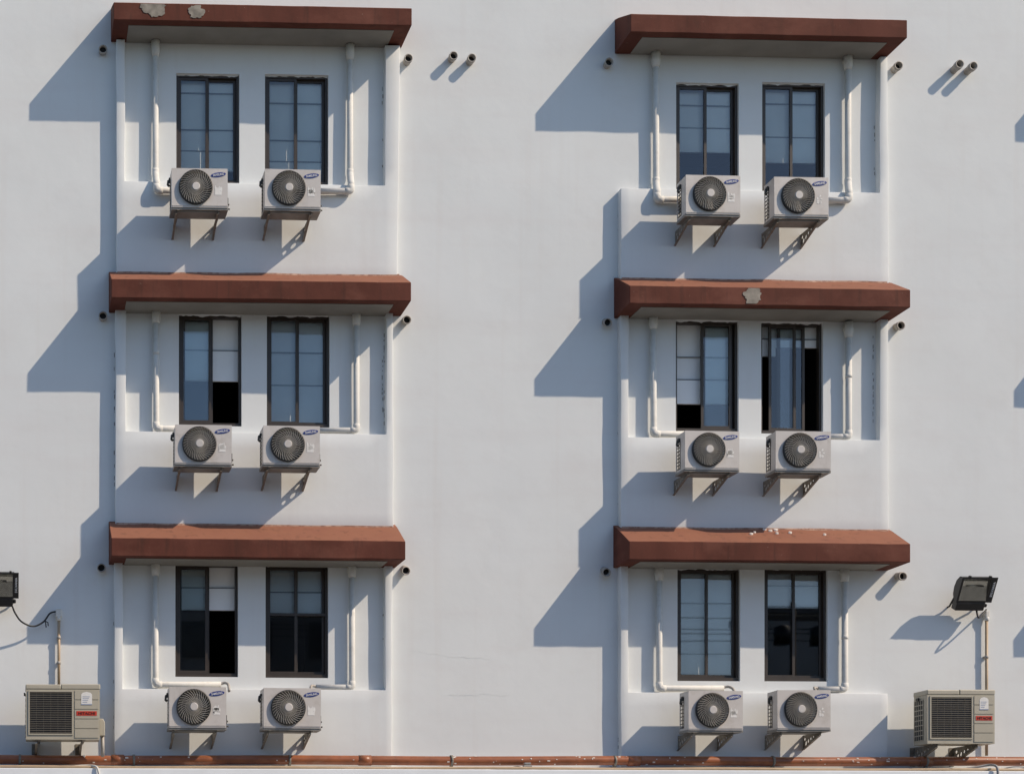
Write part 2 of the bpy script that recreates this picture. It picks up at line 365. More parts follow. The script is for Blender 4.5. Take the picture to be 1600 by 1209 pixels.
def awning(key):
    xl, xr, tl, tr, bl, br, rise = AWN[key]
    a, b = P(xl, (tl+bl)/2, AW), P(xr, (tr+br)/2, AW)
    zt = (P(xl, tl, AW).z+P(xr, tr, AW).z)/2; zb = (P(xl, bl, AW).z+P(xr, br, AW).z)/2
    tilt = (P(xr, tr, AW).z-P(xl, tl, AW).z)*0.5
    n_ = 34; m = MB(); rings = []
    for i in range(n_+1):
        x = a.x+(b.x-a.x)*i/n_; dz = tilt*(i/n_-.5)
        w1 = .006*noise.noise((x*2.2, key[1]*3, 1))+.003*noise.noise((x*8, key[1]*3, 1)); w2 = .007*noise.noise((x*2, key[1]*3, 4))+.003*noise.noise((x*9, key[1]*3, 4)); w3 = .012*noise.noise((x*1.5, key[1]*3, 7))
        prof = [(-AW+w1*.6, zt+w1), (-AW+w2*.6, zb+w2), (-AW*.5, zb), (0.03, zb), (0.03, zt+rise+w3), (-B, zt+rise*(1-B/AW)+w3), (-AW*.6, zt+rise*.4+w3*.5)]
        rings.append(len(m.v)); m.v += [(x, y, z+dz) for y, z in prof]
    k_ = 7
    for i in range(n_):
        for j in range(k_):
            m.quadidx((rings[i]+j, rings[i]+(j+1) % k_, rings[i+1]+(j+1) % k_, rings[i+1]+j))
    m.quadidx([rings[0]+j for j in range(k_)]); m.quadidx([rings[-1]+j for j in range(k_)])
    o = m.build('awning', 'rust_paint', bld, bevel=0.008)
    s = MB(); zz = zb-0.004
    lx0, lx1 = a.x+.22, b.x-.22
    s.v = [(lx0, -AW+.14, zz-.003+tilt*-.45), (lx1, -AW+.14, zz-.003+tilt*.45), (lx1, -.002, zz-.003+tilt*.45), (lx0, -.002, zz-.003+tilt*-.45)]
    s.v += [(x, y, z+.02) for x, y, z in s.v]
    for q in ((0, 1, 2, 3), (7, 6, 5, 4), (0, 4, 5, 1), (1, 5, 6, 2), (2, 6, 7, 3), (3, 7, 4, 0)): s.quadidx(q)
    s.build('soffit', 'soffit_shade', o)
    return o, (a.x, b.x, zb, zt, rise)
AWO = {k: awning(k) for k in KEYS}
for k in KEYS:      # ragged fillet of mortar where the bay above meets the top of a canopy
    if k[1] == 0: continue
    o, (ax, bx_, zb, zt, rise) = AWO[k]; up = BAYX[(k[0], k[1]-1)]; m = MB(); nn = 70
    x0, x1 = up[0]+.01, up[3]-.01; base = len(m.v)
    tl_ = (P(AWN[k][1], AWN[k][3], AW).z-P(AWN[k][0], AWN[k][2], AW).z)*.5
    for i in range(nn+1):
        x = x0+(x1-x0)*i/nn; wd = .010+.045*max(0, noise.noise((x*1.7, k[1]*4, ord(k[0])))+.4*noise.noise((x*8, k[1]*4, 2)))
        dz = tl_*((x-ax)/(bx_-ax)-.5)+.012*noise.noise((x*1.5, k[1]*3, 7))
        zs_ = lambda yy: zt+rise*(1+yy/AW)+dz
        m.v += [(x, -B+.01, zs_(-B)+.028), (x, -B-wd*.4, zs_(-B-wd*.4)+.016), (x, -B-wd, zs_(-B-wd)-.004)]
    for i in range(nn):
        for j in range(2): m.quadidx((base+3*i+j, base+3*i+3+j, base+3*i+4+j, base+3*i+1+j))
    m.build('mortar_fillet', 'fillet', o)

def blob(mb, cx, cz, rx, rz, y, seed, n_=18, th=0.005):
    """ragged flake lying on a face that looks to -y"""
    pts = []
    for k in range(n_):
        t = 2*math.pi*k/n_; f = 1+.45*noise.noise((math.cos(t)*1.7, math.sin(t)*1.7, seed))+.22*noise.noise((math.cos(t)*6, math.sin(t)*6, seed+3))
        pts.append((cx+rx*f*math.cos(t), cz+rz*f*math.sin(t)))
    mb.face([(x, y, z) for x, z in pts])
    for k in range(n_):
        (x, z), (x2, z2) = pts[k], pts[(k+1) % n_]
        mb.face([(x, y, z), (x2, z2 and y, z2), (x2, y+th, z2), (x, y+th, z)])
def clampz(mb, z0, z1):
    mb.v = [(x, y, min(max(z, z0), z1)) for x, y, z in mb.v]
for key, u, v, rx, rz, sd in ((('L', 0), 240, 13, .18, .12, 1.3), (('L', 0), 306, 19, .11, .10, 4.1), (('R', 1), 1176, 462, .125, .14, 6.2)):
    o, (_, _, zb, zt, _) = AWO[key]; c = P(u, v, AW); m = MB()
    blob(m, c.x, c.z, rx, rz, -AW-.0075, sd, 44, .02); zc_ = (zb+zt)/2; clampz(m, P(u, AWN[key][4]+(AWN[key][5]-AWN[key][4])*(u-AWN[key][0])/(AWN[key][1]-AWN[key][0])-2, AW).z, P(u, AWN[key][2]+(AWN[key][3]-AWN[key][2])*(u-AWN[key][0])/(AWN[key][1]-AWN[key][0])+1.2, AW).z)
    m.build('bare_patch', 'bare_cement', o)
# flakes of mortar lying on the lowest right canopy
o, (ax, bx_, zb, zt, rise) = AWO[('R', 2)]
for u, f, s_ in ((1176, .5, .022), (1184, .6, .016), (1218, .55, .018), (1222, .75, .03), (1240, .6, .022), (1291, .5, .018), (1205, .78, .02), (1212, .7, .024)):
    x = P(u, 836, AW*.6).x; y = -AW*(1-f)-.02; z = zt+rise*f
    m = MB(); n_ = 7; pts = [(x+s_*(1+.5*random.random())*math.cos(6.283*k/n_), y+s_*.5*math.sin(6.283*k/n_)) for k in range(n_)]
    sl = rise/AW
    zf = lambda yy: zt+rise*(1+yy/AW)+.004
    m.face([(p[0], p[1], zf(p[1])+.02) for p in pts])
    for k in range(n_): 
        p, q = pts[k], pts[(k+1) % n_]; m.face([(p[0], p[1], zf(p[1])+.02), (q[0], q[1], zf(q[1])+.02), (q[0], q[1], zf(q[1])-.02), (p[0], p[1], zf(p[1])-.02)])
    m.build('mortar_flake', 'paint_fleck', o)

# broken lines of grime down the bay corners, and hairline cracks in the render
def grime(u, v0, v1, d, side, dens, seed):
    rnd = random.Random(seed); m = MB(); a, b = P(u, v0, d), P(u, v1, d); z = a.z
    while z > b.z:
        h = rnd.uniform(.015, .07)
        if rnd.random() < dens:
            x = a.x+rnd.uniform(-.004, .006); w_ = rnd.uniform(.003, .006)
            m.box(x-w_, x+w_, -d-.007, -d+.004, z-h, z)
        z -= h+rnd.uniform(.01, .06)
    if m.v:
        o = m.build('grime_line', 'dark_stain', bld); o['kind'] = 'stuff'
for u, v0, v1, d, dens, sd in ((597.5, 555, 668, .0, .5, 1), (600, 505, 660, .0, .6, 2), (598, 900, 1060, 0, .25, 3), (1364, 525, 680, 0, .65, 4), (1366, 150, 290, 0, .2, 5),
                       (966, 520, 820, 0, .5, 6), (966, 915, 1165, 0, .6, 7), (966, 330, 425, 0, .4, 8), (178.5, 545, 800, 0, .3, 9), (178, 900, 1160, 0, .2, 10), (597.5, 110, 270, 0, .2, 11)):
    grime(u, v0, v1, d, 0, dens, sd)
def crack(pts, wd=.002):
    m = MB(); path = []
    for (u, v), (u2, v2) in zip(pts[:-1], pts[1:]):
        for k in range(24):
            t = k/24; p = P(u+(u2-u)*t, v+(v2-v)*t); path.append((p.x, p.z+.03*noise.noise((p.x*5, p.z*5, 2))+.014*noise.noise((p.x*19, p.z*19, 6))))
    for (x, z), (x2, z2) in zip(path[:-1], path[1:]):
        ww = wd*(.5+abs(noise.noise((x*5, z, 3))))
        y, y2 = wob(x, z)-.003, wob(x2, z2)-.003
        m.face([(x, y, z-ww), (x2, y2, z2-ww), (x2, y2, z2+ww), (x, y, z+ww)])
    m.build('hairline_crack', 'crack_grey', bld)
crack([(640, 1016), (690, 1024), (770, 1030)]); crack([(700, 1087), (750, 1084), (800, 1086)])
crack([(335, 383), (337, 400), (338, 414)], .003)

# ------------------------------------------------------------------ windows
DEF = [(0, .515, 0), (.485, 1, 1)]
WCFG = {  # sashes (from, to, track), blind bottom per stretch (x0, x1, y px), seams y px
 ('L', 0, 0): (DEF, [(0, 1, 268)], [149, 206, 239]), ('L', 0, 1): (DEF, [(0, 1, 270)], [162, 220, 253]),
 ('L', 1, 0): ([(0, .53, 0), (.03, .56, 1)], [(0, 1, 595)], [549]), ('L', 1, 1): (DEF, [(0, 1, 662)], [551, 602]),
 ('L', 2, 0): ([(0, .53, 0), (.03, .56, 1)], [(0, 1, 952)], [919]), ('L', 2, 1): (DEF, [(0, 1, 960)], [925]),
 ('R', 0, 0): (DEF, [(0, 1, 239)], [168, 203]), ('R', 0, 1): (DEF, [(0, 1, 253)], [163, 215]),
 ('R', 1, 0): ([(.42, .95, 0), (.47, 1, 1)], [(0, 1, 631)], [560, 595]), ('R', 1, 1): ([(.12, .6, 0), (.3, .78, 1)], [(0, .3, 555), (.3, 1, 541)], [530]),
 ('R', 2, 0): (DEF, [(0, 1, 1052)], [943, 1022]), ('R', 2, 1): (DEF, [(0, 1, 948)], [915]),
 ('N', 0, 0): (DEF, [(0, 1, 250)], []), ('N', 0, 1): (DEF, [(0, 1, 250)], []), ('N', 1, 0): (DEF, [(0, 1, 640)], []), ('N', 1, 1): (DEF, [(0, 1, 640)], []),
 ('N', 2, 0): (DEF, [(0, 1, 1000)], []), ('N', 2, 1): (DEF, [(0, 1, 1000)], [])}
cnt = {}
for (k, a, b, c, d) in opens:
    n_ = cnt.get(k, 0); cnt[k] = n_+1
    sashes, blinds, seams = WCFG[(k[0], k[1], n_)]
    fy0, fy1, fw = 0.045, 0.135, 0.035
    m = MB(); e = .004
    m.box(a+e, a+fw, fy0, fy1, c+e, d-e).box(b-fw, b-e, fy0, fy1, c+e, d-e).box(a+fw, b-fw, fy0, fy1, d-fw, d-e).box(a+fw, b-fw, fy0, fy1, c+e, c+fw+.02)
    m.box(a+fw, b-fw, fy0+.048, fy0+.056, c+fw+.02, c+fw+.03)
    wdw = m.build('window', 'frame_brown', bld)
    ww = b-a-2*fw; zlo, zhi = c+fw+.021, d-fw-.002
    for (s0, s1, tr) in sashes:
        xa, xb = a+fw+.002+ww*s0, a+fw-.002+ww*s1; ya = fy0+.012+tr*.045; yb = ya+.03; sw = .038
        s = MB(); s.box(xa, xa+sw, ya, yb, zlo, zhi).box(xb-sw, xb, ya, yb, zlo, zhi).box(xa+sw, xb-sw, ya, yb, zhi-sw*.8, zhi).box(xa+sw, xb-sw, ya, yb, zlo, zlo+sw*1.1)
        s.build('sash', 'frame_brown', wdw)
        p = MB(); p.face([(xa+sw-.005, ya+.015, zlo+sw), (xb-sw+.005, ya+.015, zlo+sw), (xb-sw+.005, ya+.015, zhi-sw*.7), (xa+sw-.005, ya+.015, zhi-sw*.7)])
        p.build('pane', 'tinted_glass', wdw)
    if (k, n_) == (('L', 2), 1):
        z = P(460, 960, -.08).z; s = MB(); s.box(a+fw, b-fw, fy0+.008, fy0+.1, z-.02, z+.018); s.build('transom', 'frame_brown', wdw)
    sl_ = MB(); nn = 26; sd_ = n_*7+k[1]*3+ord(k[0])       # ragged mortar left under the head of the opening
    for i in range(nn):
        x_, x2_ = a+.003+(b-a-.006)*i/nn, a+.003+(b-a-.006)*(i+1)/nn
        zf_ = lambda q: d-.004-.026*max(0, .35+noise.noise((q*7, sd_, 1))+.5*noise.noise((q*23, sd_, 4)))
        sl_.face([(x_, .038, zf_(x_)), (x2_, .038, zf_(x2_)), (x2_, .038, d+.001), (x_, .038, d+.001)])
        sl_.face([(x_, .038, zf_(x_)), (x2_, .038, zf_(x2_)), (x2_, .044, zf_(x2_)), (x_, .044, zf_(x_))])
    sl_.build('mortar_edge', 'plaster', wdw)
    yb_ = 0.158
    for (s0, s1, v) in blinds:
        z = P((BAYS[k][0]+BAYS[k][3])/2, v, -yb_).z; xa, xb = a+.008+(b-a-.016)*s0, a+.008+(b-a-.016)*s1
        bl = MB(); nn = 14
        for i in range(nn):
            x_, x2_ = xa+(xb-xa)*i/nn, xa+(xb-xa)*(i+1)/nn
            f = lambda q: yb_+.007*noise.noise((q*4, n_*5+k[1]*2, 3))
            bl.face([(x_, f(x_), z), (x2_, f(x2_), z), (x2_, f(x2_), d-.01), (x_, f(x_), d-.01)], True)
        bl.box(xa, xb, yb_-.01, yb_+.012, z-.018, z+.004)
        if seams:
            zl_ = P((BAYS[k][0]+BAYS[k][3])/2, seams[-1], -yb_).z
            if zl_ > z+.05: bl.box(xa, xb, yb_-.016, yb_-.010, z-.016, zl_-.01)
        bl.build('blind', 'blind_cloth', wdw)
    for v in seams:
        z = P((BAYS[k][0]+BAYS[k][3])/2, v, -yb_).z
        s = MB(); s.box(a+.01, b-.01, yb_-.020, yb_-.010, z-.007, z+.007); s.build('blind_rod', 'blind_seam', wdw)
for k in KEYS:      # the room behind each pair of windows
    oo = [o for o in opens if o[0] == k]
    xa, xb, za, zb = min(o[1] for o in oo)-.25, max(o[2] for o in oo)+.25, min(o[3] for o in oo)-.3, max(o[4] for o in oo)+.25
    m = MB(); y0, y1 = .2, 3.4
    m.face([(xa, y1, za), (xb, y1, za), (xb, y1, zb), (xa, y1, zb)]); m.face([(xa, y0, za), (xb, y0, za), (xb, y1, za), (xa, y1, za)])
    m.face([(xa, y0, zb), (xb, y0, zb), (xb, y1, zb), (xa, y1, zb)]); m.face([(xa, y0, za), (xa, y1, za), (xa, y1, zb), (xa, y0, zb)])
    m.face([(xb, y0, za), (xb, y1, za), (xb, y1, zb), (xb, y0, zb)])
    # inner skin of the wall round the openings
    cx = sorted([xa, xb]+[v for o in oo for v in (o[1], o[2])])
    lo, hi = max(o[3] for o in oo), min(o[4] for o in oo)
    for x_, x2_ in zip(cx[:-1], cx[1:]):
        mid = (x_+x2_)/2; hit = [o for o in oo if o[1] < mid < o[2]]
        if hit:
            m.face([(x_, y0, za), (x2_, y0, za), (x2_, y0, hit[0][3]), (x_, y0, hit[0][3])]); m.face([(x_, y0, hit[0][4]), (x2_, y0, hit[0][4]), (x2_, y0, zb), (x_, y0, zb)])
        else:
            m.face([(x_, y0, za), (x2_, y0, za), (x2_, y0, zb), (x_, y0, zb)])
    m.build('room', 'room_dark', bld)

# white ledge along the foot of the picture
zl = (P(60, 1200.5, .5).z+P(1500, 1202.5, .5).z)/2
m = MB(); m.box(X0, X1, -.5, .0-.012, zl-1.1, zl); m.build('ledge', 'ledge_white', bld, bevel=.01)

# ------------------------------------------------------------------ small outdoor units
AC_D, AC_GAP = 0.32, 0.24
def holed_panel(mb, w_, h_, cx, cz, r, y, seg=48):
    ang = sorted(set([2*math.pi*k/seg for k in range(seg)]+[math.atan2(z-cz, x-cx) % (2*math.pi) for x, z in ((0, 0), (w_, 0), (w_, h_), (0, h_))]))
    ci, ro = [], []
    for t in ang:
        cc, ss = math.cos(t), math.sin(t); ci.append((cx+r*cc, cz+r*ss))
        k = min([(w_-cx)/cc if cc > 1e-6 else 1e9, -cx/cc if cc < -1e-6 else 1e9, (h_-cz)/ss if ss > 1e-6 else 1e9, -cz/ss if ss < -1e-6 else 1e9])
        ro.append((cx+k*cc, cz+k*ss))
    for k in range(len(ang)):
        j = (k+1) % len(ang)
        mb.face([(ci[k][0], y, ci[k][1]), (ci[j][0], y, ci[j][1]), (ro[j][0], y, ro[j][1]), (ro[k][0], y, ro[k][1])])
        mb.face([(ro[k][0], y, ro[k][1]), (ro[j][0], y, ro[j][1]), (ro[j][0], y+.02, ro[j][1]), (ro[k][0], y+.02, ro[k][1])])
        mb.face([(ci[k][0], y, ci[k][1]), (ci[j][0], y, ci[j][1]), (ci[j][0], y+.07, ci[j][1]), (ci[k][0], y+.07, ci[k][1])], True)
W_, H_ = 0.785, 0.54
FX, FZ, FR = .335, .275, .238
AM = {}
m = MB(); holed_panel(m, W_, H_, FX, FZ, FR-.012, 0); m.box(.005, W_-.005, -.006, .01, .018, .024); m.box(.36, W_-.01, -.004, .004, .030, .034)
AM['front_panel'] = m.mesh('front_panel', 'ac_white')
m = MB(); t = .012
m.box(.003, W_-.003, .021, AC_D, H_-t, H_-.002)                    # top
m.box(W_-t, W_-.002, .021, AC_D, 0.01, H_-t-.002)                  # right side
m.box(.002, t, .021, .16, .01, H_-t-.002)                           # left front strip
m.box(.002, t, .30, AC_D-.001, .01, H_-t-.002)                      # rear left post
m.box(.004, t, .16, .30, H_-.07, H_-t-.002).box(.004, t, .16, .30, .012, .04)
AM['casing'] = m.mesh('casing', 'ac_white')
m = MB(); m.box(-.006, W_+.006, .012, AC_D+.004, -.028, .008); m.box(.06, W_-.1, .05, AC_D-.03, -.045, -.029); AM['base_tray'] = m.mesh('base_tray', 'tray_grey')
m = MB(); m.box(.02, .04, .16, .235, .03, H_-.05); m.box(.07, W_-.03, .29, .312, .03, H_-.03); AM['coil'] = m.mesh('coil', 'coil')
m = MB()
for k in range(9):
    z = .05+k*.05; m.box(.001, .010, .161, .299, z, z+.012)
m.box(.001, .009, .225, .235, .041, H_-.071); AM['side_grille'] = m.mesh('side_grille', 'ac_blade')
m = MB(); n_ = 40
for k in range(n_):
    t1, t2 = 2*math.pi*k/n_, 2*math.pi*(k+1)/n_
    for r0, r1, y0, y1 in ((FR, FR, .002, -.034), (FR, FR-.012, -.034, -.040), (FR-.012, FR-.016, -.040, -.03)):
        m.face([(FX+r0*math.cos(t1), y0, FZ+r0*math.sin(t1)), (FX+r0*math.cos(t2), y0, FZ+r0*math.sin(t2)), (FX+r1*math.cos(t2), y1, FZ+r1*math.sin(t2)), (FX+r1*math.cos(t1), y1, FZ+r1*math.sin(t1))], True)
AM['fan_ring'] = m.mesh('fan_ring', 'ac_dark')
m = MB(); ns = 34
for k in range(ns):
    pts = []
    for q in range(5):
        f = q/4; r_ = .06+(FR-.073)*f; th = 2*math.pi*k/ns+.55*f; pts.append((FX+r_*math.cos(th), -.036-.012*(1-f)**2, FZ+r_*math.sin(th)))
    m.tube(pts, .0042, 4, False)
for r_ in [.06+.055*i for i in range(4)]:
    f = (r_-.06)/(FR-.073); m.tube([(FX+r_*math.cos(2*math.pi*k/36), -.032-.012*(1-f)**2, FZ+r_*math.sin(2*math.pi*k/36)) for k in range(37)], .0022, 4, False)
AM['fan_guard'] = m.mesh('fan_guard', 'ac_guard')
m = MB(); m.face([(FX+FR*math.cos(2*math.pi*k/40), .068, FZ+FR*math.sin(2*math.pi*k/40)) for k in range(40)]); AM['fan_well'] = m.mesh('fan_well', 'ac_dark')
m = MB()
for k in range(3):
    for q in range(8):
        t1, t2 = 2.094*k+q*.2, 2.094*k+(q+1)*.2; y1, y2 = .02+q*.004, .02+(q+1)*.004
        m.face([(FX+.05*math.cos(t1), y1, FZ+.05*math.sin(t1)), (FX+.05*math.cos(t2), y2, FZ+.05*math.sin(t2)), (FX+.21*math.cos(t2), y2, FZ+.21*math.sin(t2)), (FX+.21*math.cos(t1), y1, FZ+.21*math.sin(t1))], True)
AM['fan_blades'] = m.mesh('fan_blades', 'ac_blade')
m = MB(); m.tube([(FX, -.03, FZ), (FX, -.050, FZ), (FX, -.056, FZ)], [.056, .056, .048], 28); AM['fan_hub'] = m.mesh('fan_hub', 'ac_white')
AM['badge'] = poly_extrude([circ(0, 0, .106, .031, 32)], .004, 'badge', 'logo_blue')
AM['lettering'] = text_mesh('SAMSUNG', .155, .030, 'letter_white')
m = MB(); m.tube([(-.012, .20, H_-.09), (-.03, .2, H_-.1), (-.035, .2, H_-.15), (-.012, .2, H_-.17)], .018, 8); m.box(-.022, .0, .175, .225, H_-.12, H_-.06)
AM['handle'] = m.mesh('handle', 'ac_blade')
m = MB(); m.box(W_, W_+.022, .10, .19, .06, .18); m.tube([(W_+.005, .14, .10), (W_+.04, .14, .10)], .012, 8); m.tube([(W_+.005, .12, .03), (W_+.045, .12, .03)], .011, 8)
AM['valve'] = m.mesh('valve', 'ac_dark')
ARM = AC_D+AC_GAP+.01
loops = [[(0.02, 0), (ARM, 0), (ARM, -.205), (ARM-.035, -.205), (0.02, -.045)],
         circ(ARM-.07, -.055, .02, .02), circ(ARM-.105, -.115, .020, .032, rot=.35), circ(ARM-.175, -.090, .017, .028, rot=.35), circ(ARM-.25, -.065, .014, .022, rot=.35), circ(ARM-.33, -.045, .012, .012)]
web = poly_extrude(loops, .004, 'bracket', 'steel_rusty')
for v in web.vertices: x, y, z = v.co; v.co = (z, x, y)
bm = bmesh.new(); bm.from_mesh(web)
def bbox_(x0, x1, y0, y1, z0, z1):
    r_ = bmesh.ops.create_cube(bm, size=1)
    for v in r_['verts']: v.co = ((x0+x1)/2+v.co.x*(x1-x0), (y0+y1)/2+v.co.y*(y1-y0), (z0+z1)/2+v.co.z*(z1-z0))
bbox_(-.002, .036, .0, ARM-.003, -.001, .004); bbox_(-.06, .002, ARM-.006, ARM-.002, -.235, .0)
import mathutils
a_, b_ = Vector((0, .02, -.045)), Vector((0, ARM-.035, -.205)); L_ = (b_-a_).length; ang_ = math.atan2(b_.z-a_.z, b_.y-a_.y)
r_ = bmesh.ops.create_cube(bm, size=1)
for v in r_['verts']:
    q = Vector((v.co.x*.03-.013, v.co.y*L_, v.co.z*.004)); q = Matrix.Rotation(ang_, 3, 'X') @ q; v.co = q+(a_+b_)/2
bm.to_mesh(web); bm.free()
AM['bracket'] = web
def sticker_mesh(seed):
    m = MB(); rnd = random.Random(seed)
    def frag(cx, cz, rx, rz, sd):
        n_ = 13; pts = []
        for k in range(n_):
            t = 2*math.pi*k/n_; f = 1+.7*noise.noise((math.cos(t)*2, math.sin(t)*2, sd)); pts.append((cx+rx*f*math.cos(t), -.0025, cz+rz*f*math.sin(t)))
        m.face(pts)
    if seed % 4 == 3:
        for i in range(7): frag(.655+rnd.uniform(-.05, .04), .24+rnd.uniform(-.05, .06), rnd.uniform(.008, .02), rnd.uniform(.008, .022), seed+i*3.1)
    else:
        m.box(.605, .70, -.0025, .001, .175, .225)
        for i in range(5): frag(.615+.02*i, .25+rnd.uniform(-.02, .02), .012, rnd.uniform(.03, .05), seed+i*1.7)
        frag(.65, .24, .035, .03, seed)
    return m.mesh('sticker', 'sticker')
ST = [sticker_mesh(s) for s in range(4)]
def ac_unit(u0, v0, u1, v1, side, label, st_):
    d = B+AC_D+AC_GAP; a, b = P(u0, v1, d), P(u1, v0, d)
    t = thing('air_conditioner', label, 'air conditioner', (a.x, -d, a.z), 'small white outdoor units below the windows')
    t.rotation_euler = (0, R(random.uniform(-.35, .35)), R(random.uniform(-.8, .8)))
    s = ((b.x-a.x)/W_, 1, (b.z-a.z)/H_); t.scale = s
    for nm in ('front_panel', 'casing', 'base_tray', 'coil', 'side_grille', 'fan_ring', 'fan_well', 'fan_blades', 'fan_hub', 'handle', 'valve'):
        place(AM[nm], nm, t, rot=(0, 0, 0))
    gd = place(AM['fan_guard'], 'fan_guard', t); gd['label'] = 'dark radial wire fan guard'
    bd = place(AM['badge'], 'badge', t, (.655, -.003, .455), (R(90), R(-8), 0)); bd['label'] = 'blue oval badge with white lettering'
    place(AM['lettering'], 'lettering', bd, (0, 0, .003), (R(-90), 0, 0))
    place(ST[st_], 'sticker', t)
    for x in (.075, .655): place(AM['bracket'], 'bracket', t, (x, .01, -.034))
    return t
ROWN = ['top', 'middle', 'bottom']
ACS = [(268.6, 264.3, 356, 323.7), (413.7, 265.5, 501, 325), (273.6, 664, 361.8, 724.6), (411.3, 665.6, 499.8, 725), (264.6, 1073, 353.5, 1136), (412, 1074.4, 501.5, 1136.5),
       (1071.8, 274.8, 1157, 334), (1210, 277.9, 1295, 337.7), (1070.4, 673.5, 1155.6, 732.6), (1212, 674, 1298, 734), (1076, 1079, 1161, 1140), (1215, 1078, 1298, 1139)]
for i, q in enumerate(ACS):
    r_ = (i % 6)//2
    ac_unit(*q, 0, 'small white air conditioner below the %s window of the %s bay in the %s column' % (('left', 'right')[i % 2], ROWN[r_], ('left', 'right')[i//6]), (0, 0, 1, 2, 1, 0, 2, 3, 1, 3, 0, 3)[i])

# ------------------------------------------------------------------ the two big beige units
def big_unit(u0, v0, u1, v1, label, pipe_cover):
    gap, dp = .27, .36; d = gap+dp; a, b = P(u0, v1, d), P(u1, v0, d); w_, h_ = b.x-a.x, b.z-a.z
    t = thing('air_conditioner', label, 'air conditioner', (a.x, -d, a.z), 'large beige outdoor units above the rusty pipe')
    gx0, gx1, gz0, gz1 = .045, .045+.60, .075, h_-.105
    m = MB(); m.box(.004, w_-.004, .012, dp, .0, h_-.075)
    m.box(.0, gx0-.012, -.002, .0119, 0, h_-.076).box(gx1+.012, w_, -.002, .0119, 0, h_-.076).box(gx0-.012, gx1+.012, -.002, .0119, gz1+.012, h_-.076).box(gx0-.012, gx1+.012, -.002, .0119, 0, gz0-.012)
    m.build('casing', 'beige_case', t)
    m = MB(); m.box(-.006, w_*.47, -.010, dp+.006, h_-.074, h_-.006).box(w_*.47+.006, w_+.006, -.008, dp+.006, h_-.074, h_); m.build('lid', 'beige_case', t, bevel=.012)
    m = MB(); y = -.014
    m.box(gx0-.012, gx0+.006, y, .0, gz0-.012, gz1+.012).box(gx1-.006, gx1+.012, y, .0, gz0-.012, gz1+.012).box(gx0+.006, gx1-.006, y, .0, gz1-.006, gz1+.012).box(gx0+.006, gx1-.006, y, .0, gz0-.012, gz0+.006)
    m.build('grille_frame', 'beige_case', t)
    m = MB(); m.box(gx0+.002, gx1-.002, .004, .0115, gz0, gz1); m.build('grille_back', 'coil', t)
    cx, cz, r_ = (gx0+gx1)/2, (gz0+gz1)/2, .265
    m = MB(); m.tube([(cx, .0035, cz), (cx, .001, cz)], r_, 40); m.build('fan_opening', 'ac_dark', t)
    k = 0; n_ = 19
    sl = MB(); sl.box(gx0+.004, gx1-.004, -.011, -.003, -.0045, .0045); sm = sl.mesh('slat', 'beige_dark')
    for k in range(n_): place(sm, 'slat', t, (0, 0, gz0+.02+(gz1-gz0-.04)*k/(n_-1)))
    m = MB()
    for k in range(5): m.box(gx0+.1*(k+1)-.003, gx0+.1*(k+1)+.003, -.0025, .0005, gz0+.006, gz1-.006)
    m.build('grille_wires', 'beige_dark', t)
    px0, px1 = gx1+.035, w_-.02; ph = (h_-.075-.03)/5
    pm = MB(); pm.box(px0, px1, -.010, -.001, .006, ph-.006); pmm = pm.mesh('panel', 'beige_case')
    for k in range(5): place(pmm, 'panel', t, (0, 0, .02+k*ph))
    pc = (px0+px1)/2; pw = px1-px0
    s = MB(); zc = .02+4.1*ph; hw = pw*.23
    s.face([(pc-hw, -.0125, zc-.085), (pc+hw, -.0125, zc-.085), (pc+hw, -.0125, zc+.06), (pc+hw*.7, -.0125, zc+.085), (pc, -.0125, zc+.098), (pc-hw*.7, -.0125, zc+.085), (pc-hw, -.0125, zc+.06)])
    so = s.build('sticker', 'sticker', t)
    s = MB(); s.box(pc-hw, pc+hw, -.014, -.0127, zc-.085, zc-.072)
    for k in range(4): s.box(pc-hw*.75, pc+hw*(.1+.15*k), -.014, -.0127, zc-.05+k*.025, zc-.042+k*.025)
    s.build('print', 'sticker_print', so)
    s = MB(); s.box(pc-pw*.43, pc+pw*.43, -.014, -.0105, .02+2.35*ph, .02+2.35*ph+.062); pl = s.build('name_plate', 'label_red', t)
    place(text_mesh('HITACHI', pw*.7, .036, 'letter_dark'), 'lettering', pl, (pc, -.0155, .02+2.35*ph+.031))
    # open left flank: fins behind a wire grid
    m = MB(); m.box(.001, .0035, .11, dp-.02, .05, h_-.13); m.build('side_coil', 'coil', t)
    m = MB()
    for k in range(9): z = .05+(h_-.19)*k/8; m.box(-.004, .0005, .105, dp-.01, z, z+.012)
    for k in range(5): y_ = .11+(dp-.13)*k/4; m.box(-.006, -.0042, y_, y_+.008, .045, h_-.12)
    m.build('side_grille', 'beige_case', t)
    m = MB(); m.box(-.028, -.0065, .2, .26, h_-.14, h_-.10); m.build('handle', 'ac_dark', t)
    if pipe_cover:
        m = MB(); z0, z1 = .06, .30
        m.v = [(w_-.003, .06, z0), (w_+.075, .06, z0), (w_+.075, .06, z1-.05), (w_+.05, .06, z1), (w_-.003, .06, z1)]
        m.v += [(x, .22, z) for x, y_, z in m.v]
        for q in ((0, 1, 2, 3, 4), (9, 8, 7, 6, 5), (0, 5, 6, 1), (1, 6, 7, 2), (2, 7, 8, 3), (3, 8, 9, 4), (4, 9, 5, 0)): m.quadidx(q)
        m.build('valve_cover', 'beige_case', t, bevel=.01)
        m = MB(); m.tube([(w_+.045, .15, .06), (w_+.05, .17, -.1), (w_+.05, .2, -.22)], .025, 10); m.build('drain_hose', 'pvc_vent', t)
    else:
        m = MB(); m.box(w_-.003, w_+.03, .16, .26, .06, .34); m.build('valve_cover', 'beige_case', t, bevel=.01)
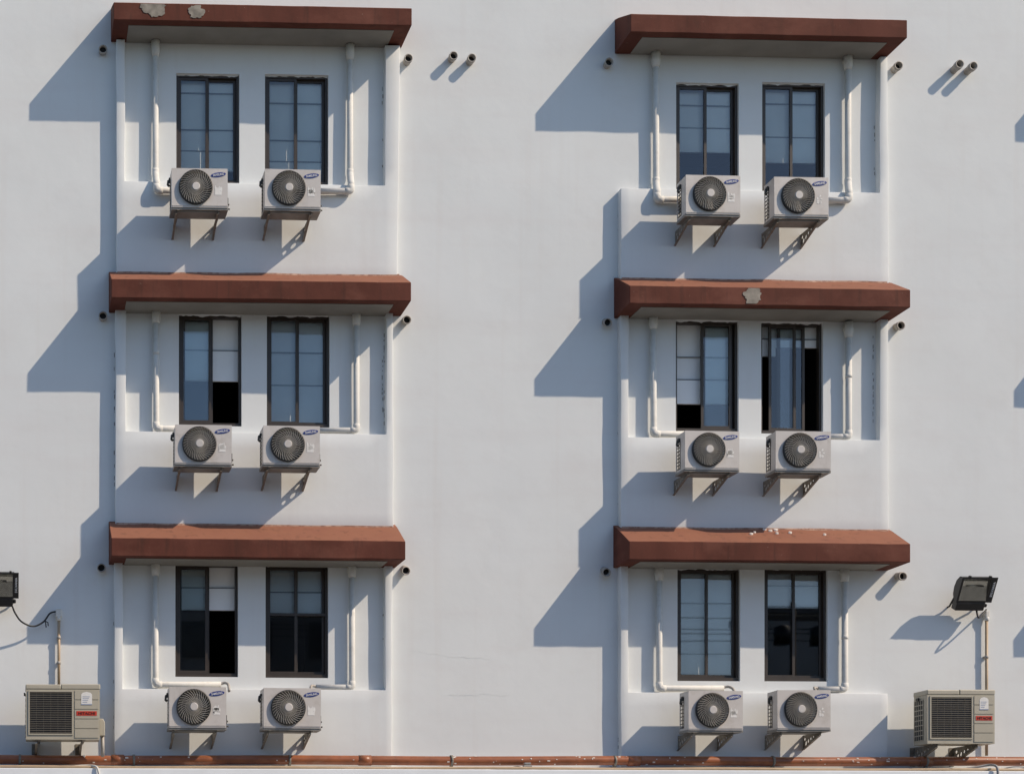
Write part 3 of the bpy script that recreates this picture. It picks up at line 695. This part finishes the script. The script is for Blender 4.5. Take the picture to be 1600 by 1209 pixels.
    for x in (.16, w_*.76):
        o = place(AM['bracket'], 'bracket', t, (x, .0, -.006), scale=(1.2, (gap+dp)/ARM, 1.15))
        mm = MB(); mm.box(x-.03, x+.05, .03, .09, -.005, .004); mm.build('foot', 'steel_rusty', t)
    return t, (a, w_, h_)
big_unit(40.6, 1068.4, 156, 1154.5, 'large beige air conditioner near the left edge, with a valve cover at its side', True)
big_unit(1449, 1077, 1554, 1161, 'large beige air conditioner at the lower right, below the floodlight with visible glass', False)

# ------------------------------------------------------------------ white plastic pipe runs
def rounded(pts, r=.05, n=4):
    pts = [Vector(p) for p in pts]; out = [pts[0]]
    for a, b, c in zip(pts[:-2], pts[1:-1], pts[2:]):
        d1, d2 = (a-b), (c-b); r1 = min(r, d1.length*.45, d2.length*.45); p, q = b+d1.normalized()*r1, b+d2.normalized()*r1
        for k in range(n+1):
            t = k/n; out.append(p*(1-t)**2+b*2*t*(1-t)+q*t*t)
    out.append(pts[-1]); return out
def pipe_run(u, v0, v1, ue, label, jog, tail):
    d = .075; r_ = .043
    top, cor = P(u, v0+4, d), P(u, v1, d)
    t = thing('drain_pipe', label, 'pipe', (cor.x, 0, cor.z), 'white plastic pipe runs beside the windows')
    loc = lambda p: (p.x-cor.x, p.y, p.z-cor.z)
    m = MB()
    if jog:
        d2 = B+.062; c2 = P(u+1.5, v1, d2); e2 = P(ue, v1, d2)
        k1 = Vector((cor.x, -d, P(u, v1-27, d).z)); k2 = Vector((c2.x, -d2, c2.z+.11))
        path = [top, k1, k2, c2, e2]
        seg_v, corner = [k1, k2], c2
    else:
        e2 = P(ue, v1, d); path = [top, cor, e2]; corner = cor; c2 = cor
    m.tube([loc(p) for p in rounded(path, .06)], r_, 14); m.build('pipe', 'pvc', t)
    sgn = 1 if e2.x > corner.x else -1
    m = MB(); el = [corner+Vector((0, 0, .09)), corner, corner+Vector((sgn*.09, 0, 0))]
    m.tube([loc(p) for p in rounded(el, .05)], r_*1.14, 14); m.build('elbow', 'pvc', t)
    if jog:
        m = MB(); m.tube([loc(p) for p in rounded([k1+Vector((0, 0, .06)), k1, k2, k2-Vector((0, 0, .03))], .03)], r_*1.13, 14); m.build('offset_fitting', 'pvc', t)
    m = MB(); z = top.z; x = top.x
    m.tube([loc(Vector((x, -d, z+.02))), loc(Vector((x, -d, z-.14))), loc(Vector((x, -d, z-.17))), loc(Vector((x, -d, z-.2)))], [.062, .062, .054, .050], 14)
    m.tube([loc(Vector((x, -d, z-.05))), loc(Vector((x, .02, z-.05)))], .05, 12); m.build('collar', 'pvc', t)
    zc = z-(z-corner.z)*random.uniform(.35, .6)
    if int(u) in (244, 1326, 1320):
        m = MB(); m.tube([loc(Vector((x, -d, zc-.03))), loc(Vector((x, -d, zc+.03)))], r_*1.07, 14); m.build('coupling', 'pvc', t)
    if tail:
        e = Vector(loc(e2)); m = MB()
        m.tube(rounded([e+Vector((-sgn*.03, 0, 0)), e+Vector((sgn*.06, -.01, .03)), e+Vector((sgn*.10, -.10, -.01)), e+Vector((sgn*.09, -.22, -.12))], .05), .020, 10)
        m.build('hose', 'pvc_vent', t)
PR = [('L', 0, 243, 63, 298, 275, 1, 0), ('L', 0, 547, 69, 299, 492, 1, 0), ('L', 1, 244, 479, 669.5, 285, 0, 0), ('L', 1, 557, 483, 672.5, 490, 0, 0), ('L', 2, 243, 873, 1069, 345, 0, 1), ('L', 2, 550, 876, 1073.5, 494, 0, 1),
      ('R', 0, 1025, 80, 312, 1080, 1, 0), ('R', 0, 1325, 84, 313, 1285, 1, 0), ('R', 1, 1021, 489, 678, 1085, 0, 0), ('R', 1, 1326, 502, 682.5, 1285, 0, 0), ('R', 2, 1030, 881, 1075, 1130, 0, 1), ('R', 2, 1320, 883, 1076.5, 1278, 0, 1)]
for i, (c_, r_, u, v0, v1, ue, jog, tail) in enumerate(PR):
    pipe_run(u, v0, v1, ue, 'white plastic pipe %s of the windows, %s bay, %s column' % (('left', 'right')[i % 2], ROWN[r_], {'L': 'left', 'R': 'right'}[c_]), jog, tail)

# ------------------------------------------------------------------ stub pipes in the wall
def stub(u, v, ln, label, tilt=0.0, rad=.055):
    q = P(u, v, ln)
    t = thing('vent_pipe', label, 'vent pipe', (q.x, 0, q.z+tilt), 'short pipe stubs sticking out of the wall')
    n_ = 20; m = MB(); prof = [(.02, rad), (-ln*.55, rad), (-ln*.55-.004, rad*1.13), (-ln, rad*1.13), (-ln, rad*.9), (-ln*.3, rad*.88)]
    rings = []
    for y, r_ in prof:
        rings.append(len(m.v)); f = -y/ln
        m.v += [(r_*math.cos(2*math.pi*k/n_), y, r_*math.sin(2*math.pi*k/n_)-tilt*f) for k in range(n_)]
    for a, b in zip(rings[:-1], rings[1:]):
        for k in range(n_): m.quadidx((a+k, a+(k+1) % n_, b+(k+1) % n_, b+k), True)
    m.build('pipe', 'pvc_vent', t)
    m = MB(); m.face([(rad*.9*math.cos(2*math.pi*k/n_), -ln*.45, rad*.9*math.sin(2*math.pi*k/n_)-tilt*.45) for k in range(n_)]); m.build('bore', 'black_hole', t)
for u, v, ln, lb, ti in ((161, 77, .09, 'stub pipe just left of the top left canopy', .0), (638.5, 91, .12, 'stub pipe under the right end of the top left canopy', .0),
        (709, 87, .13, 'left stub pipe of the pair right of the top left canopy', .01), (737.5, 90.5, .13, 'right stub pipe of the pair right of the top left canopy', .0),
        (952, 97, .10, 'stub pipe just left of the top right canopy', .0), (1404.5, 102.5, .13, 'stub pipe under the right end of the top right canopy', .0),
        (1500, 100, .17, 'left stub pipe of the pair right of the top right canopy', -.01), (1521.5, 103, .17, 'right stub pipe of the pair right of the top right canopy', .0),
        (161, 493, .09, 'stub pipe just left of the middle left canopy', .0), (636, 499.5, .12, 'stub pipe under the right end of the middle left canopy', .02),
        (950, 504, .10, 'stub pipe just left of the middle right canopy', .04), (1408, 508.5, .13, 'stub pipe under the right end of the middle right canopy', .02),
        (158.5, 887, .10, 'stub pipe just left of the bottom left canopy', .03), (634.5, 891.5, .12, 'stub pipe under the right end of the bottom left canopy', .05),
        (948, 894, .11, 'stub pipe just left of the bottom right canopy', .05), (1411, 900, .145, 'stub pipe under the right end of the bottom right canopy', .03)):
    stub(u, v, ln, lb, ti)

# ------------------------------------------------------------------ floodlights
def floodlight(u, v, label, yaw):
    d = .34; c = P(u, v, d)
    t = thing('floodlight', label, 'floodlight', (c.x, -d, c.z), 'black floodlights on the wall')
    body = bpy.data.objects.new('housing', None)
    tl = R(28); Rm = Matrix.Rotation(yaw, 3, 'Z') @ Matrix.Rotation(tl, 3, 'X')
    def X(mb): mb.v = [tuple(Rm @ Vector(p)) for p in mb.v]; return mb
    w_, h_ = .235, .185
    m = MB(); n_ = 8
    prof = [(-.0, h_), (.07, h_*.95), (.13, h_*.55), (.15, 0), (.13, -h_*.55), (.07, -h_*.95), (.0, -h_)]
    L_ = len(m.v)
    for x in (-w_, w_): m.v += [(x*.97, y, z) for y, z in prof]
    for k in range(len(prof)-1): m.quadidx((k, k+1, len(prof)+k+1, len(prof)+k), False)
    m.quadidx(range(len(prof))); m.quadidx(range(len(prof), 2*len(prof)))
    X(m).build('housing', 'lamp_black', t)
    m = MB(); f = .03
    m.box(-w_, -w_+f, -.016, .0, -h_, h_).box(w_-f, w_+.055, -.016, .0, -h_, h_).box(-w_+f, w_-f, -.016, .0, h_-f*.7, h_).box(-w_+f, w_-f, -.016, .0, -h_, -h_+f*.8)
    for x in (-w_+.11, w_-.06): m.box(x-.015, x+.015, -.02, .01, h_, h_+.022)
    rim = X(m).build('rim', 'lamp_black', t)
    m = MB()
    for (x0, x1, y0, z0, y1, z1) in ((-w_+f, w_-f, .04, .05, -.003, -h_+.02), (-w_+f, w_-f, .04, .12, .04, .05), (-w_+f, w_-f, -.003, h_-.02, .04, .12)):
        m.face([(x0, y0-.008, z0), (x1, y0-.008, z0), (x1, y1-.008, z1), (x0, y1-.008, z1)])
    m.tube([(-.12, .012, .05), (.12, .012, .05)], .012, 10)
    refl = m
    # hollow front: the housing is capped behind the reflector
    refl.v = [(x, min(y, .048)-.05, z) for x, y, z in refl.v]
    X(refl).build('reflector', 'reflector', t).location = Rm @ Vector((0, .048, 0))
    m = MB(); m.face([(-w_+f-.004, -.0145, -h_+f*.7), (w_-f+.004, -.0145, -h_+f*.7), (w_-f+.004, -.0145, h_-f*.6), (-w_+f-.004, -.0145, h_-f*.6)]); X(m).build('glass', 'clear_glass', t)
    m = MB(); m.box(-w_*.92, w_*.88, -.02, .11, -h_-.125, -h_-.001); m.box(w_*.88, w_*.88+.045, .0, .06, -h_-.08, -h_-.03); X(m).build('gear_box', 'lamp_black', t, bevel=.012)
    tm = text_mesh('SYLVANIA', .22, .032, 'letter_white'); o = place(tm, 'lettering', rim)
    o.matrix_local = Matrix.Translation(Rm @ Vector((w_+.018, -.019, .01))) @ Rm.to_4x4() @ Matrix.Rotation(R(-90), 4, 'Y')
    for s in (-1, 1):
        p = Rm @ Vector((s*(w_-.03), .1, -h_*.7)); m = MB()
        m.tube([p, (p.x, d-.05, p.z-.12), (p.x, d+.01, p.z-.13)], .014, 8); m.build('mount_arm', 'lamp_black', t)
    return t, c, Rm
fr, cR, RmR = floodlight(1523, 921, 'black floodlight on the wall at the right above a large beige air conditioner', R(0))
fl, cL, RmL = floodlight(-3, 914, 'black floodlight cut by the left edge of the picture', R(0))

# junction boxes, conduits and lamp cables
def conduit(u, vb, v0, v1, label, bw):
    d = .05; p, q = P(u, v0, d), P(u, v1, d)
    t = thing('conduit', label, 'conduit', (q.x, 0, q.z), 'thin conduits from the floodlight cables')
    m = MB(); m.tube([(0, -d, p.z-q.z), (0, -d, 0)], .021, 12); m.build('pipe', 'conduit_tan', t)
    bz, bt = P(u, v0, d).z-q.z, P(u, vb, d).z-q.z
    m = MB(); m.box(-bw, bw, -.085, .006, bz+.02, bt); m.build('junction_box', 'pvc', t, bevel=.01)
    m = MB(); m.tube([(0, -d, bz+.03), (0, -d, bz-.035)], [.036, .028], 12); m.build('gland', 'pvc', t)
    m = MB()
    for f in (.35, .72): m.tube([(0, -d, (p.z-q.z)*f-.02), (0, -d, (p.z-q.z)*f+.02)], .027, 10); m.box(-.03, .03, -.03, .006, (p.z-q.z)*f-.012, (p.z-q.z)*f+.012)
    m.build('saddle', 'pvc_vent', t)
conduit(92, 951, 966, 1072, 'thin tan conduit with a white box above the left beige air conditioner', .045)
conduit(1541.5, 954, 966, 1180, 'thin tan conduit with a white box under the right floodlight', .03)
a = cL+RmL @ Vector((.2, .05, -.32)); pts = [a, P(24, 958, .30), P(34, 971, .2), P(52, 978, .12), P(68, 971, .09), P(78, 958, .07), P(88, 955, .05)]
def spline(pts, n=8):
    out = []; pts = [Vector(p) for p in pts]; q = [pts[0]]+pts+[pts[-1]]
    for i in range(1, len(q)-2):
        for k in range(n):
            t = k/n; out.append(.5*((2*q[i])+(-q[i-1]+q[i+1])*t+(2*q[i-1]-5*q[i]+4*q[i+1]-q[i+2])*t*t+(-q[i-1]+3*q[i]-3*q[i+1]+q[i+2])*t**3))
    out.append(pts[-1]); return out
m = MB(); m.tube(spline(pts), .013, 8)
p0 = P(71, 970, .1); m.tube([p0, p0+Vector((.01, -.01, -.09))], .008, 6); m.tube([p0, p0+Vector((.035, -.01, -.02)), p0+Vector((.04, -.01, -.07))], .008, 6)
tag(m.build('lamp_cable', 'cable_black'), 'black cable sagging from the left floodlight to a white box', 'cable')
a = cR+RmR @ Vector((.14, .05, -.32)); m = MB(); m.tube(spline([a, P(1528, 963, .25), P(1531, 964, .2), P(1536, 958, .12), P(1541, 952, .06)]), .013, 8)
tag(m.build('lamp_cable', 'cable_black'), 'short cable from the right floodlight to the conduit below it', 'cable')

# ------------------------------------------------------------------ rusty pipe along the foot, with its brackets
dp_ = .26; pa, pb = P(-60, 1186, dp_), P(1660, 1189.5, dp_)
t = thing('water_pipe', 'long rust red pipe running along the foot of the wall', 'pipe', (pa.x, 0, pa.z))
zL = lambda x: pa.z+(pb.z-pa.z)*(x-pa.x)/(pb.x-pa.x)
m = MB(); n_ = 60
m.tube([(X0+.2+(X1-X0-.4)*k/n_-pa.x, -dp_, zL(X0+.2+(X1-X0-.4)*k/n_)-pa.z+.006*math.sin(k*.7)) for k in range(n_+1)], .067, 16); m.build('pipe', 'pipe_rust', t)
for u in (184, 570, 990, 1445):
    x = P(u, 1187, dp_).x; m = MB(); m.tube([(x-.09-pa.x, -dp_, zL(x)-pa.z), (x+.09-pa.x, -dp_, zL(x)-pa.z)], .0745, 16); m.build('coupling', 'pipe_rust', t)
for u in (31, 209, 452, 705, 960, 1207, 1446):
    x = P(u, 1187, dp_).x-pa.x; z = zL(x+pa.x)-pa.z; m = MB()
    m.tube([(x-.016, -dp_, z), (x+.016, -dp_, z)], .0775, 16); m.box(x-.02, x+.02, -dp_+.02, .02, z-.11, z-.085); m.box(x-.02, x+.02, -dp_-.02, -dp_+.02, z-.115, z-.06); m.build('clamp', 'steel_rusty', t)
rnd = random.Random(5)
m = MB()
for k in range(80):
    cl_ = rnd.choice([120, 230, 480, 860, 890, 1050, 1290, 1350, 1390, 700, 1480, 1560, 1000, 830]); u = rnd.gauss(cl_, 40)
    x = P(u, 1187, dp_).x; th = R(rnd.uniform(20, 150)); y, z = -dp_-.0745*math.sin(th)*.93, zL(x)+.0745*math.cos(th)*.93
    s_ = rnd.uniform(.003, .009)
    m.obox((x-pa.x, y, z-pa.z), (s_*rnd.uniform(.8, 2.6), 0, 0), (0, -math.cos(th)*s_, -math.sin(th)*s_), (0, .003*math.sin(th), -.003*math.cos(th)))
o = m.build('paint_flecks', 'paint_fleck', t); o['kind'] = 'stuff'

# thin conduit and cables on top of the ledge
zc = zl+.022
m = MB(); m.tube([(X0+.3+k*.7, -.44, zc+.006*math.sin(k*1.3)) for k in range(48)], .020, 8)
tag(m.build('ledge_conduit', 'conduit_tan'), 'thin beige conduit lying along the ledge below the rusty pipe', 'conduit')
p = P(824, 1196, .40)
t = thing('pipe_joint', 'small metal clamp and joint on the ledge below the rusty pipe', 'clamp', (p.x, -.40, zl))
m = MB(); m.box(-.06, .06, -.03, .03, .045, .07).box(-.045, .045, -.025, .025, .085, .105); m.build('plate', 'cable_grey', t, bevel=.004)
m = MB(); m.box(-.035, .035, -.02, .02, 0.0, .085); m.build('block', 'steel_rusty', t)
m = MB(); m.tube(spline([P(770, 1205, .38), P(790, 1200, .36), P(808, 1197, .38), P(818, 1199, .40)]), .010, 6); m.tube(spline([P(740, 1203, .4), P(775, 1202, .36), P(800, 1201, .38), P(818, 1201, .4)]), .008, 6)
tag(m.build('loose_cable', 'cable_black'), 'thin dark cables leading to the joint in the middle of the ledge', 'cable')
m = MB(); m.tube(spline([P(1500, 1202, .3), P(1530, 1197, .35), P(1546, 1194.5, .4), P(1556, 1196, .52), P(1559, 1203, .54), P(1559, 1215, .54)]), .018, 8)
tag(m.build('bent_cable', 'cable_grey'), 'grey cable bending down over the ledge at the lower right', 'cable')
m = MB(); m.tube(spline([P(1560, 1204, .35), P(1573, 1199, .38), P(1590, 1197, .40), P(1612, 1199, .4)]), .010, 6); m.tube(spline([P(1565, 1200, .36), P(1580, 1202, .36), P(1605, 1199, .38)]), .008, 6)
tag(m.build('loose_cable', 'cable_grey'), 'thin tangled cables at the lower right corner of the ledge', 'cable')
m = MB(); m.tube(spline([P(104, 1200, .36), P(118, 1196.5, .36), P(138, 1195.5, .40), P(150, 1197, .51), P(154, 1205, .53), P(156, 1216, .53)]), .016, 8)
tag(m.build('bent_cable', 'pvc'), 'pale cable bending over the ledge under the left beige air conditioner', 'cable')

# ------------------------------------------------------------------ across the street (seen only mirrored in the window panes, some houses not at all)
def mirrored(u, v, dist):
    a = (u-U0)/FP; dx, dy = st+a*ct, ct-a*st; t_ = (D+dist)/dy
    return EYE.x+t_*dx, 1.6+t_*(V0-v)/FP
def street_house(u0, u1, v, dist, label, wm_):
    x0, z1 = mirrored(u0, v, dist); x1, _ = mirrored(u1, v, dist)
    house_at(x0, x1, z1, dist, label, wm_)
def house_at(x0, x1, z1, dist, label, wm_):
    t = thing('house', label, 'house', ((x0+x1)/2, -dist, 0)); hw = (x1-x0)/2
    m = MB(); m.box(-hw, hw, -3, 0, 0, z1); m.build('wall', wm_, t)
    m = MB(); m.box(-hw-.15, hw+.15, -3.1, .15, z1+.002, z1+.25); m.build('roof', 'far_wall', t)
    n_ = max(2, int(hw*2/2.2)); wm = MB(); wm.box(-.5, .5, .002, .05, 0, 1.3); wme = wm.mesh('window', 'far_glass')
    for i in range(n_):
        for z in [1.2+3*j for j in range(int((z1-1.5)/3))]:
            place(wme, 'window', t, (-hw+(i+.5)*2*hw/n_, 0, z))
street_house(-60, 760, 872, 36, 'grey street house mirrored in the lower left windows', 'far_wall')
street_house(1206, 1750, 957, 36, 'pale street house mirrored in the lower right window', 'far_pale')
for x0_, x1_, z_, lb_, wm_ in ((-33, -10.5, 11.5, 'unseen grey street house left of the one facing the windows', 'far_wall'), (-60, -34, 9.5, 'unseen low grey street house at the far left of the street', 'far_wall'),
        (10.8, 19.4, 6.0, 'unseen lowest street house, in the gap facing the wall', 'far_pale'), (33.5, 56, 11, 'unseen pale street house right of the one mirrored in the panes', 'far_pale'), (57, 84, 12.5, 'unseen tall grey street house at the far right of the street', 'far_wall')):
    house_at(x0_, x1_, z_, 36, lb_, wm_)  # houses out of view, added along the street to block low sky glow
xp, zp = mirrored(1243, 940, 8+D)
pole = thing('utility_pole', 'utility pole with crossarm mirrored in the lower right window', 'utility pole', (xp, -8-D, 0))
m = MB(); m.tube([(0, 0, 0), (0, 0, zp)], [.17, .12], 12); m.build('shaft', 'pole_wood', pole)
m = MB(); m.box(-1.3, 1.3, -.06, .06, zp-.6, zp-.45); m.build('crossarm', 'pole_wood', pole)
for x in (-.55, .75):
    m = MB(); m.tube([(x, .3, zp-1.5), (x, .3, zp-.9), (x, .3, zp-.82)], [.27, .27, .12], 14); m.build('transformer', 'lamp_black', pole)
for k, (z, dy_) in enumerate(((zp-.5, 0), (zp-.9, .1), (zp-1.05, .12), (zp-1.3, .15))):
    m = MB(); m.tube([(xp-26+i*2.6, -8-D+dy_, z+.0032*(abs(i*2.6-26))**2*.12-.2*math.sin(math.pi*((i % 10)/10))*.6) for i in range(21)], .022, 6)
    tag(m.build('overhead_wire', 'cable_black'), '%s overhead wire mirrored in the lower right windows' % ('topmost', 'second', 'third', 'lowest')[k], 'wire', 'wires along the street')
